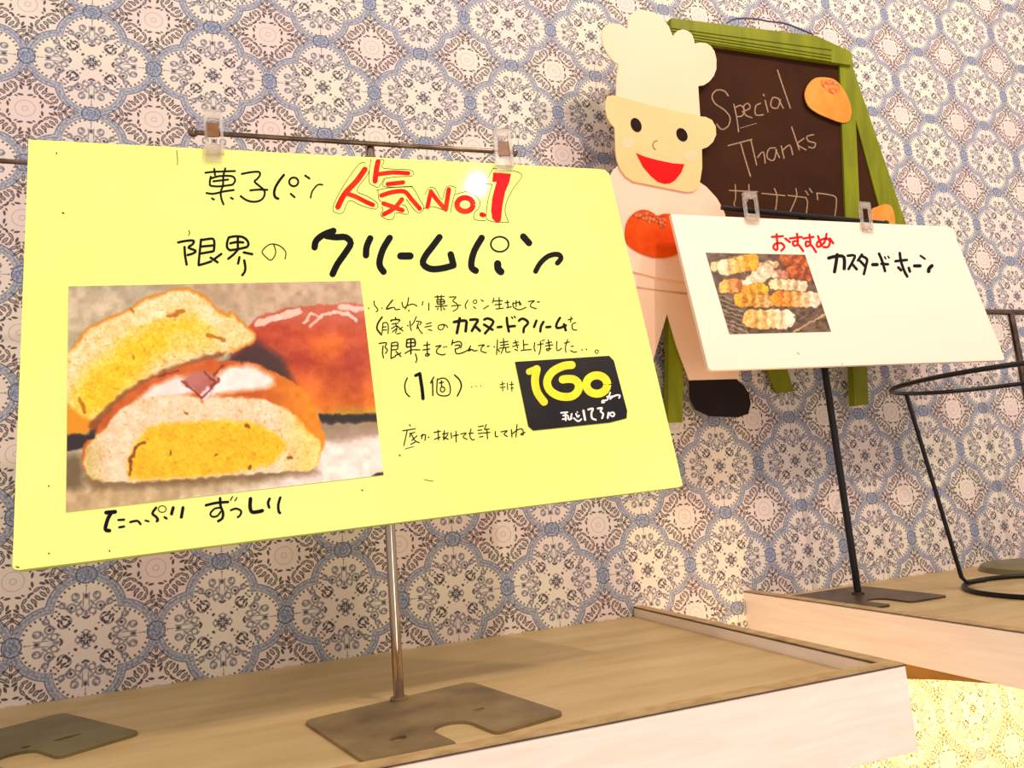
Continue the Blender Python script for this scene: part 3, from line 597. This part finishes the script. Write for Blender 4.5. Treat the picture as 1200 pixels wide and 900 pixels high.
p3b = (*A5, 1.25, [[(80, 488), (135, 480), (110, 500), (105, 535), (150, 550)], DOT(160, 495), DOT(172, 490), DOT(220, 497), [(248, 435), (245, 500), (240, 565)], [(255, 520), (265, 540)], [(270, 460), (340, 450)], [(300, 425), (305, 500)], [(275, 485), (345, 475)], [(265, 510), (350, 500)], [(300, 510), (280, 555)], [(320, 508), (325, 545), (360, 540)],
     [(385, 465), (430, 455)], [(380, 495), (435, 480)], [(405, 440), (425, 510)], [(400, 520), (425, 530)], [(475, 440), (480, 525)], [(480, 480), (515, 475)], [(455, 530), (545, 520)], [(575, 460), (570, 510), (580, 535)], [(600, 480), (650, 470)], [(625, 450), (628, 510), (612, 565)], DOT(643, 444), DOT(657, 438),
     [(675, 465), (725, 455)], [(670, 490), (735, 480)], [(695, 435), (705, 520), (685, 530), (680, 515), (720, 515)], [(770, 450), (768, 520), (785, 530), (810, 510)], [(835, 465), (880, 455)], [(865, 435), (845, 500), (850, 545)], [(895, 495), (915, 490)], [(890, 530), (920, 545), (945, 540)], DOT(990, 525), DOT(1030, 520), ('o', 1120, 540, 15, 15, .9)])
writing('lettering', PY, [p1, p1b, p2, p2b, p3, p3b], M['ink'], ys, E1)
p4 = (*A6, 1.4, [(1.6, [(130, 172), (108, 230), (118, 300), (150, 335)]), (3.6, [(203, 150), (240, 132)]), (4, [(240, 135), (250, 200), (262, 280), (268, 352)]), (1.7, [(362, 165), (335, 215)]), (1.6, [(352, 200), (355, 325)]), [(395, 180), (390, 250), (395, 310), (450, 330), (500, 315), (508, 260), (490, 200), (450, 172), (395, 185)],
     [(412, 215), (448, 208)], [(430, 195), (432, 245)], ('o', 440, 272, 20, 22, 1.3), (1.7, [(545, 145), (590, 190), (605, 250), (570, 330)]), (1, DOT(695, 250)), (.8, DOT(735, 243)), (.8, DOT(775, 240)),
     (1, [(945, 230), (985, 220)]), (1, [(965, 205), (968, 240)]), (1, [(945, 255), (990, 250)]), (1, [(968, 255), (970, 285)]), (1, [(1010, 215), (1012, 275)]), (1, [(1030, 230), (1065, 225)]), (1, [(1048, 205), (1050, 290)]), (1, [(1040, 262), (1062, 258)])])
p5 = (*A6, 1.25, [[(150, 580), (155, 595)], [(90, 635), (200, 618)], [(130, 630), (110, 720), (100, 765)], [(150, 660), (195, 650)], [(150, 690), (165, 665), (195, 720), (235, 740)], [(170, 720), (215, 680)], [(160, 755), (200, 735)], (.8, [(110, 795), (185, 775)]), [(250, 680), (290, 670), (285, 720)], [(265, 665), (255, 705)], DOT(318, 692),
     [(365, 650), (420, 640)], [(400, 630), (405, 715)], [(370, 710), (420, 690)], [(440, 665), (490, 655)], [(455, 635), (450, 715)], [(445, 690), (490, 710)], [(485, 670), (450, 715)], [(515, 655), (520, 700)], [(535, 680), (580, 672)], [(558, 640), (560, 735)],
     [(600, 665), (650, 655), (620, 690), (655, 710)], [(690, 620), (680, 680), (700, 715), (720, 712)], [(670, 660), (710, 655)], [(755, 600), (800, 592)], [(750, 632), (785, 628)], [(755, 660), (790, 655)], [(765, 690), (795, 685)], [(825, 580), (810, 620)], [(812, 625), (850, 620)], [(800, 655), (855, 650)], [(830, 620), (835, 705)],
     [(905, 640), (905, 685), (925, 685)], [(955, 645), (1010, 635), (980, 665), (1010, 685)], [(1045, 625), (1050, 690)], [(1095, 580), (1085, 690)], [(1050, 665), (1095, 630), (1140, 620), (1150, 670), (1125, 665), (1165, 650)]])
writing('lettering', PY, [p4], M['ink'], ys, E1)
writing('lettering', PY, [p5], M['ink'], ys, E1)
writing('pen_speck', PY, [(0, 0, 1, 1.3, [[(66, 179), (66.5, 180)], [(424, 574), (425, 575)], [(128, 645), (128.5, 646)], [(57, 648), (57.5, 649)], [(57, 569), (57.5, 570)], [(19, 664), (22, 665)], [(468, 533), (469, 534)], [(73, 249), (75, 250)], (.7, [(207, 176), (208, 185), (208, 193)]), (.6, [(497, 562), (508, 564)])])], M['thin'], ys, E1)['kind'] = 'stuff'
# price tag
tg = plate('price_tag', PY, Z(595, 410, 8, [(70, 112), (950, 55), (995, 100), (1120, 570), (1115, 640), (960, 680), (240, 755), (195, 715)]), M['tagblack'], ys, .0007, .0006)
tg['label'] = 'black price card with fat yellow numerals'
writing('numeral', PY, [(595, 410, 8, 9, [(7.5, [(200, 205), (262, 180)]), (9.2, [(272, 180), (255, 290), (278, 400), (340, 488)]), (9.4, [(600, 142), (520, 152), (420, 205), (370, 290), (392, 375), (480, 432), (590, 438), (655, 390), (665, 325), (625, 280), (560, 272), (515, 278)]), ('o', 835, 325, 98, 86, 9.4)])], M['tagyellow'], tg, .00085)
writing('lettering', PY, [(595, 410, 8, 1.9, [[(905, 490), (885, 495), (890, 475), (930, 470), (950, 430), (960, 400)], [(930, 440), (1000, 435)], [(960, 460), (1000, 430), (1050, 425), (1045, 450)], [(500, 590), (560, 585)], [(520, 615), (555, 612)], [(515, 650), (550, 645)], [(540, 590), (545, 660)], [(565, 620), (575, 655), (600, 640)], [(600, 600), (590, 650)],
     [(620, 640), (660, 670), (690, 650)], [(640, 600), (655, 630), (670, 615)], (1.2, [(650, 580), (655, 588)]), (2.6, [(710, 570), (725, 655)]), (2.2, [(755, 560), (800, 550), (785, 590), (790, 640), (825, 655)]), (2.2, [(845, 550), (885, 545), (870, 575), (895, 600), (885, 640)]), (2.2, [(945, 590), (937, 638)]), [(950, 600), (985, 585), (1000, 605), (985, 625), (962, 612)]])], M['tagwhite'], tg, .00085)

# ------------------------------------------------------------------ white sign
uw = np.array([.468, .0031, .007]); vw = np.array([.0033, -.038, -.2022]); nw = np.cross(vw, uw)
PW = Plane((.87, -.0875, -.165), nw)
ws = thing('sign_board', 'white foam board sign with a pastry photo and red and black lettering', 'sign', tuple(PW.at(1000, 420)))
plate('board', PW, [(786, 251), (1110, 265.5), (1116, 268), (1177, 419), (1176, 422), (834, 434), (830, 431)], M['white'], ws, 0, .0045)
printed('pastry_photograph', PW, [(827, 296), (943.5, 298.5), (974, 388.5), (855, 391.5)], .0006, .0005, 170, 140, horns, ws)['label'] = 'photograph of sugared custard horns on a cooling rack'
W0 = (890, 262, 5.4545)
writing('lettering', PW, [(*W0, 2.7, [[(80, 85), (150, 80)], [(110, 68), (115, 165), (90, 155), (100, 130), (140, 125), (160, 150), (140, 172)], [(165, 95), (195, 118)], [(195, 95), (270, 85)], [(240, 65), (245, 130), (220, 140), (215, 115), (243, 112)], [(245, 130), (262, 150), (280, 175)],
     [(280, 95), (345, 85)], [(320, 70), (325, 130), (300, 145), (298, 115), (325, 120)], [(325, 130), (345, 155), (362, 182)], [(375, 80), (385, 110), (398, 142)], [(430, 65), (415, 120), (375, 150), (370, 120), (420, 95), (450, 110), (440, 148), (410, 150)], [(450, 95), (472, 125)]])], M['purered'], ws, E1)['label'] = 'short red word'
writing('lettering', PW, [(*W0, 3.2, [(4, [(443, 220), (495, 208), (540, 215), (542, 288)]), (4, [(497, 198), (490, 250), (480, 308)]), [(565, 205), (610, 205), (592, 250), (570, 290)], [(592, 257), (622, 292)], [(655, 198), (630, 235)], [(655, 207), (688, 228), (680, 270), (668, 322)], [(645, 240), (680, 278)], (4.2, [(725, 262), (752, 262)]),
     [(765, 192), (785, 240), (803, 303)], [(780, 257), (822, 260)], (1.8, [(800, 212), (808, 225)]), (1.8, [(822, 208), (830, 220)]), [(870, 240), (942, 232)], [(897, 188), (905, 240), (925, 300), (945, 338)], [(888, 280), (905, 298)], [(955, 283), (962, 306)], (4, [(992, 270), (1027, 270)]), (2.4, [(1030, 205), (1058, 225)]), (4.4, [(1102, 270), (1085, 287), (1082, 305)])])], M['ink'], ws, E1)
writing('stain', PW, [(0, 0, 1, 1.0, [[(987, 426), (987.5, 430)], [(934, 413), (937, 415)]])], two('pink_smudge', (214, 170, 140), (190, 140, 110), 80), ws, E1)['kind'] = 'stuff'

# ------------------------------------------------------------------ clips
def clip(label, pl, outer, tongue, pad=None):
    c = thing('plastic_clip', label, 'clip', tuple(pl.at(*outer[0], .002)), 'clear clips holding the signs')
    q = outer
    def lerp(a, b, t): return (a[0] + (b[0] - a[0]) * t, a[1] + (b[1] - a[1]) * t)
    # a frame: two side rails, top and bottom bars, and a thin front window
    L = [(q[0], lerp(q[0], q[1], .16), lerp(q[3], q[2], .16), q[3]), (lerp(q[0], q[1], .84), q[1], q[2], lerp(q[3], q[2], .84)),
         (lerp(q[0], q[1], .16), lerp(q[0], q[1], .84), lerp(lerp(q[0], q[3], .2), lerp(q[1], q[2], .2), .84), lerp(lerp(q[0], q[3], .2), lerp(q[1], q[2], .2), .16)),
         (lerp(lerp(q[3], q[0], .2), lerp(q[2], q[1], .2), .16), lerp(lerp(q[3], q[0], .2), lerp(q[2], q[1], .2), .84), lerp(q[3], q[2], .84), lerp(q[3], q[2], .16))]
    bm = bmesh.new()
    for k, quad in enumerate(L):
        f = [pl.at(x, y, .0052) for x, y in quad]; prism(bm, f, [p - pl.n * .0036 for p in f])
    obj('clip_frame', bm, M['clear'], c)
    plate('grip_tongue', pl, tongue, M['clear'], c, .0022, .0012)
    if pad: plate('grip_pad', pl, pad, M['pad'], c, .0040, .0010)
    return c
clip('clear clip on the left end of the yellow sign bar', PY, [(238, 127), (260, 129), (263, 179), (241, 179)], [(240, 168), (259, 169), (260, 190), (239, 189)], [(241, 143), (256, 144), (257, 160), (240, 160)])
clip('clear clip above the red number one', PY, [(578, 150), (598, 151), (603, 194), (582, 193)], [(582, 184), (602, 185), (602, 200), (582, 199)], [(585, 165), (596, 166), (598, 182), (584, 182)])
clip('clear clip in front of the chalk writing on the white sign', PW, [(871, 225), (887, 225), (891, 258), (875, 257)], [(875, 250), (890, 251), (890, 263), (876, 262)])
clip('clear clip at the right end of the white sign bar, over the green frame', PW, [(1008, 236), (1020, 237), (1024, 268), (1011, 267)], [(1010, 260), (1023, 261), (1024, 273), (1012, 272)])

# ------------------------------------------------------------------ chalkboard easel
g_ = .065 / .51
PE = Plane((.85, -.085, .10), (0.0, -1.0, -g_))
ez = thing('chalkboard_easel', 'green-framed folding chalkboard easel hung on the patterned wall', 'chalkboard', tuple(PE.at(900, 480)))
BK = -.0125
plate('back_panel', PE, [(806, 90), (986, 88), (1009, 163), (1032, 241), (1077, 395), (902, 405)], M['chalkboard'], ez, BK - .002, .002)
plate('back_stile', PE, [(986, 78), (999.7, 79.6), (1062, 263), (1108, 400), (1081, 404), (1030, 241)], M['green'], ez, BK, .005)
plate('back_stile', PE, [(775, 60), (791, 60), (924, 437), (930.6, 458.7), (911, 461), (901, 437)], M['green'], ez, BK, .005)
plate('chalk_panel', PE, [(784, 40), (987, 68), (998, 400), (796, 405)], M['chalkboard'], ez, -.003, .003)
plate('bottom_rail', PE, [(799, 384), (997, 379), (998, 398), (800, 404)], M['green'], ez, -.0003, .008)
plate('front_stile', PE, [(786, 44), (803, 47), (800, 495), (783, 495.5)], M['green'], ez, 0, .010)
plate('front_stile', PE, [(983.8, 70), (999.7, 72), (1008, 253), (1018, 474), (1001.5, 476), (991, 253)], M['green'], ez, 0, .010)
plate('top_bar', PE, [(786.5, 21), (957, 42), (996, 60), (998.5, 64), (999, 75), (996, 76), (830, 51.5), (786, 45)], M['green'], ez, .004, .014)
for k in range(4):
    a0 = .42 + k * .135
    yl0, yl1 = 21 + 24 * a0, 45 + 27 * a0
    bmk = [(787, yl0), (975, 21 + 188 * .130 + (24 + 3) * a0 + 3 * (1 if k else 0)), (975, 22.5 + 188 * .130 + 27 * a0 + 3 * (1 if k else 0)), (787, yl0 + 1.5)]
    plate('moulding', PE, bmk, M['green'], ez, .0052, .0014)
writing('chalk_lettering', PE, [(820, 60, 4.5, 1.5, [[(150, 235), (130, 210), (90, 205), (65, 235), (80, 275), (130, 310), (160, 350), (150, 395), (115, 412), (90, 385)], [(180, 280), (195, 350), (205, 425)], [(185, 300), (215, 285), (235, 310), (225, 340), (200, 345)],
     [(225, 320), (265, 300), (255, 275), (232, 290), (240, 335), (275, 350)], [(320, 275), (295, 290), (295, 335), (335, 335)], [(345, 260), (360, 320)], [(335, 228), (340, 235)], [(415, 250), (385, 245), (375, 290), (410, 300), (425, 255)], [(415, 250), (440, 300)], [(410, 100), (440, 190), (478, 300)], (.7, [(215, 405), (300, 380)]),
     [(150, 498), (275, 465)], [(215, 480), (240, 570), (268, 660)], [(270, 470), (300, 600)], [(305, 560), (335, 530), (345, 590)], [(400, 510), (365, 515), (355, 560), (390, 575), (405, 520)], [(400, 520), (420, 560)], [(430, 500), (445, 565)], [(440, 520), (475, 495), (490, 545)],
     [(485, 400), (525, 520)], [(550, 460), (515, 490), (560, 520)], [(600, 440), (565, 450), (575, 475), (610, 485), (600, 510), (575, 505)]]),
     (840, 210, 5.4545, 1.4, [[(80, 72), (170, 76), (260, 80)], [(118, 35), (120, 120), (110, 160), (130, 185), (165, 178)], [(205, 35), (205, 80), (195, 140)], [(288, 90), (435, 105)], [(368, 60), (385, 110), (375, 205)], [(455, 103), (570, 118)], [(570, 118), (580, 150), (572, 222)], [(505, 60), (510, 110), (470, 205)], [(568, 75), (585, 100)], [(592, 60), (610, 85)],
     [(640, 90), (645, 130)], [(640, 88), (745, 105), (765, 140), (755, 235)]])], M['chalk'], ez, -.0028)['label'] = 'thin chalk writing'
bm = bmesh.new(); tube(bm, [PE.at(x, y, -.008) for x, y in smooth_pts([(852, 27), (862, 22), (885, 22), (900, 25), (918, 27), (935, 33), (952, 40)], 3)], .0012, 8)
obj('hanging_cord', bm, M['cord'], ez, True)
for nm, q, e, lab, spot in (('paper_bun', Z(820, 60, 4.5, [(625, 138), (590, 155), (562, 195), (555, 240), (575, 290), (620, 325), (680, 352), (745, 375), (785, 370), (800, 330), (795, 280), (770, 220), (730, 165), (690, 142)]), .0016, 'orange paper bun stuck at the top right corner of the chalkboard', Z(820, 60, 4.5, [(650, 150), (700, 155), (735, 185), (730, 215), (700, 225), (665, 200), (640, 172)])),
                         ('paper_bun', Z(930, 60, 4.09, [(372, 765), (400, 745), (440, 733), (470, 745), (485, 790), (485, 840), (462, 895), (400, 905), (368, 850)]), BK + .0018, 'orange paper bun low on the slanting back leg, behind the white sign', None)):
    p = thing(nm, lab, 'cutout', tuple(PE.at(*q[0], e)), 'paper buns on the easel')
    plate('bun_shape', PE, q, M['bun'], p, e, .0014, 3)
    if spot: plate('brown_spot', PE, spot, M['bunspot'], p, e + .0004, .0004, 3)

# ------------------------------------------------------------------ paper chef
ch = thing('chef_cutout', 'layered paper baker figure with tall hat and red smile on the easel', 'cutout', tuple(PE.at(780, 480, .004)))
H = lambda L: Z(690, 0, 6.925, L); F = lambda L: Z(690, 110, 6.925, L)
BE = .0062
plate('trousers', PE, [(712, 300), (860, 330), (866, 444), (808, 445.5), (793, 405), (782, 367), (772, 400), (758, 447), (706, 446), (708, 380)], M['coat'], ch, BE, .002)
plate('waistband', PE, [(712, 331), (748, 336), (775, 340), (802, 342.5), (860, 347), (860, 349), (800, 345), (748, 338), (712, 333)], two('tan_pencil', (196, 150, 112), (214, 170, 132), 60), ch, BE + .0003, .0003)
plate('jacket', PE, [(728, 190), (718, 200), (715, 206), (706, 240), (704, 318), (742, 318), (770, 325), (799, 329.5), (850, 334), (850, 252), (847, 244), (840, 232), (828, 219), (815, 210), (790, 190)], M['coat'], ch, BE + .0022, .0022)
plate('chef_hat', PE, H([(240, 520), (215, 508), (185, 480), (150, 435), (118, 370), (103, 300), (112, 235), (140, 203), (190, 188), (250, 195), (315, 235), (318, 165), (335, 125), (365, 98), (410, 82), (460, 85), (530, 100), (580, 130), (620, 175), (650, 215), (672, 270), (685, 295), (698, 270), (725, 248), (762, 238), (805, 250), (838, 280), (855, 325), (858, 352), (905, 345), (950, 350), (990, 372), (1020, 415), (1036, 480), (1035, 560), (1015, 615), (980, 660), (935, 690), (888, 697), (893, 780), (905, 960), (860, 960), (540, 900), (220, 850), (225, 640)]), M['hat'], ch, BE + .0022, .002)
plate('face', PE, F([(150, 20), (180, 12), (215, 14), (480, 88), (640, 125), (905, 183), (950, 187), (1000, 212), (1030, 265), (1034, 330), (1008, 390), (965, 430), (918, 448), (920, 600), (905, 700), (885, 760), (850, 792), (790, 795), (560, 750), (360, 710), (300, 670), (255, 610), (228, 540), (218, 480), (210, 275), (178, 240), (150, 190), (134, 120), (136, 60)]), M['skin'], ch, BE + .0044, .0018)
for cx, cy, rx, ry in ((385, 252, 44, 57), (757, 331, 45, 54)):
    plate('eye', PE, F([(cx + rx * math.cos(a) + 8 * math.sin(a), cy + ry * math.sin(a) + 6 * math.cos(a)) for a in np.linspace(0, 2 * math.pi, 25)[:-1]]), M['eye'], ch, BE + .0050, .0005)
for cx, cy, r in ((315, 395, 55), (830, 500, 58)):
    plate('cheek', PE, F([(cx + r * math.cos(a), cy + r * .85 * math.sin(a)) for a in np.linspace(0, 2 * math.pi, 21)[:-1]]), M['cheek'], ch, BE + .0046, .0002)
plate('mouth', PE, F([(385, 480), (450, 508), (560, 538), (680, 563), (777, 570), (750, 640), (700, 702), (660, 726), (610, 728), (560, 712), (500, 660), (440, 590)]), M['mouth'], ch, BE + .0050, .0005)
writing('nose', PE, [(690, 110, 6.925, 1.2, [[(555, 380), (530, 390), (520, 415), (528, 440), (542, 452)]])], two('brown_pencil', (120, 80, 40), (150, 100, 50), 80), ch, BE + .0047)
hb = plate('held_bun', PE, Z(720, 220, 5, [(72, 320), (65, 250), (80, 190), (120, 145), (170, 128), (220, 142), (250, 163), (290, 152), (350, 160), (410, 200), (440, 270), (400, 365), (320, 405), (230, 408), (130, 370)]), M['crust'], ch, BE + .0038, .0016, 3)
hb['label'] = 'large orange-red bun in the arms'
plate('seed_patch', PE, Z(720, 220, 5, [(110, 160), (160, 138), (215, 150), (245, 175), (290, 165), (305, 200), (280, 240), (245, 200), (215, 215), (180, 190), (140, 180)]), M['seed'], hb, BE + .0042, .0004, 3)
plate('shoe', PE, [(808, 446), (863, 444), (872, 452), (878, 462), (880, 473), (877, 485), (865, 489), (832, 488), (815, 480), (809, 468)], M['shoe'], ch, BE - .001, .0018)
plate('shoe', PE, [(700, 447), (752, 448), (747, 478), (735, 488), (700, 487), (690, 476), (692, 456)], M['shoe'], ch, BE - .001, .0018)

# ------------------------------------------------------------------ wire stand
wr = thing('wire_stand', 'round black wire stand with a wide upper ring at the right edge', 'stand', (1.01, -.2, Z1))
R0 = .0028
def circ(c, r, z, n=56): return [(c[0] + r * math.cos(2 * math.pi * i / n), c[1] + r * math.sin(2 * math.pi * i / n), z) for i in range(n)]
CB, RB = (1.010, -.201), .093; CT, RT, ZT = (.985, -.2075), .1235, -.400
bm = bmesh.new(); tube(bm, circ(CB, RB, Z1 + R0 + .0002), R0, 10, True); obj('base_ring', bm, M['black'], wr, True)
bm = bmesh.new(); tube(bm, circ(CT, RT, ZT), R0, 10, True); obj('top_ring', bm, M['black'], wr, True)
for ab, at in ((128, 103), (5, 340), (258, 243)):
    ab, at = math.radians(ab), math.radians(at)
    b = np.array((CB[0] + RB * math.cos(ab), CB[1] + RB * math.sin(ab), Z1 + .006)); tt = np.array((CT[0] + RT * math.cos(at), CT[1] + RT * math.sin(at), ZT))
    i_ = np.array((CB[0] + (RB - .022) * math.cos(ab - .12), CB[1] + (RB - .022) * math.sin(ab - .12), Z1 + .0085))
    bm = bmesh.new(); tube(bm, [i_, b + (i_ - b) * .15 + [0, 0, .001], b + (tt - b) * .03, b + (tt - b) * .97, tt], R0 * .95, 10); obj('leg', bm, M['black'], wr, True)
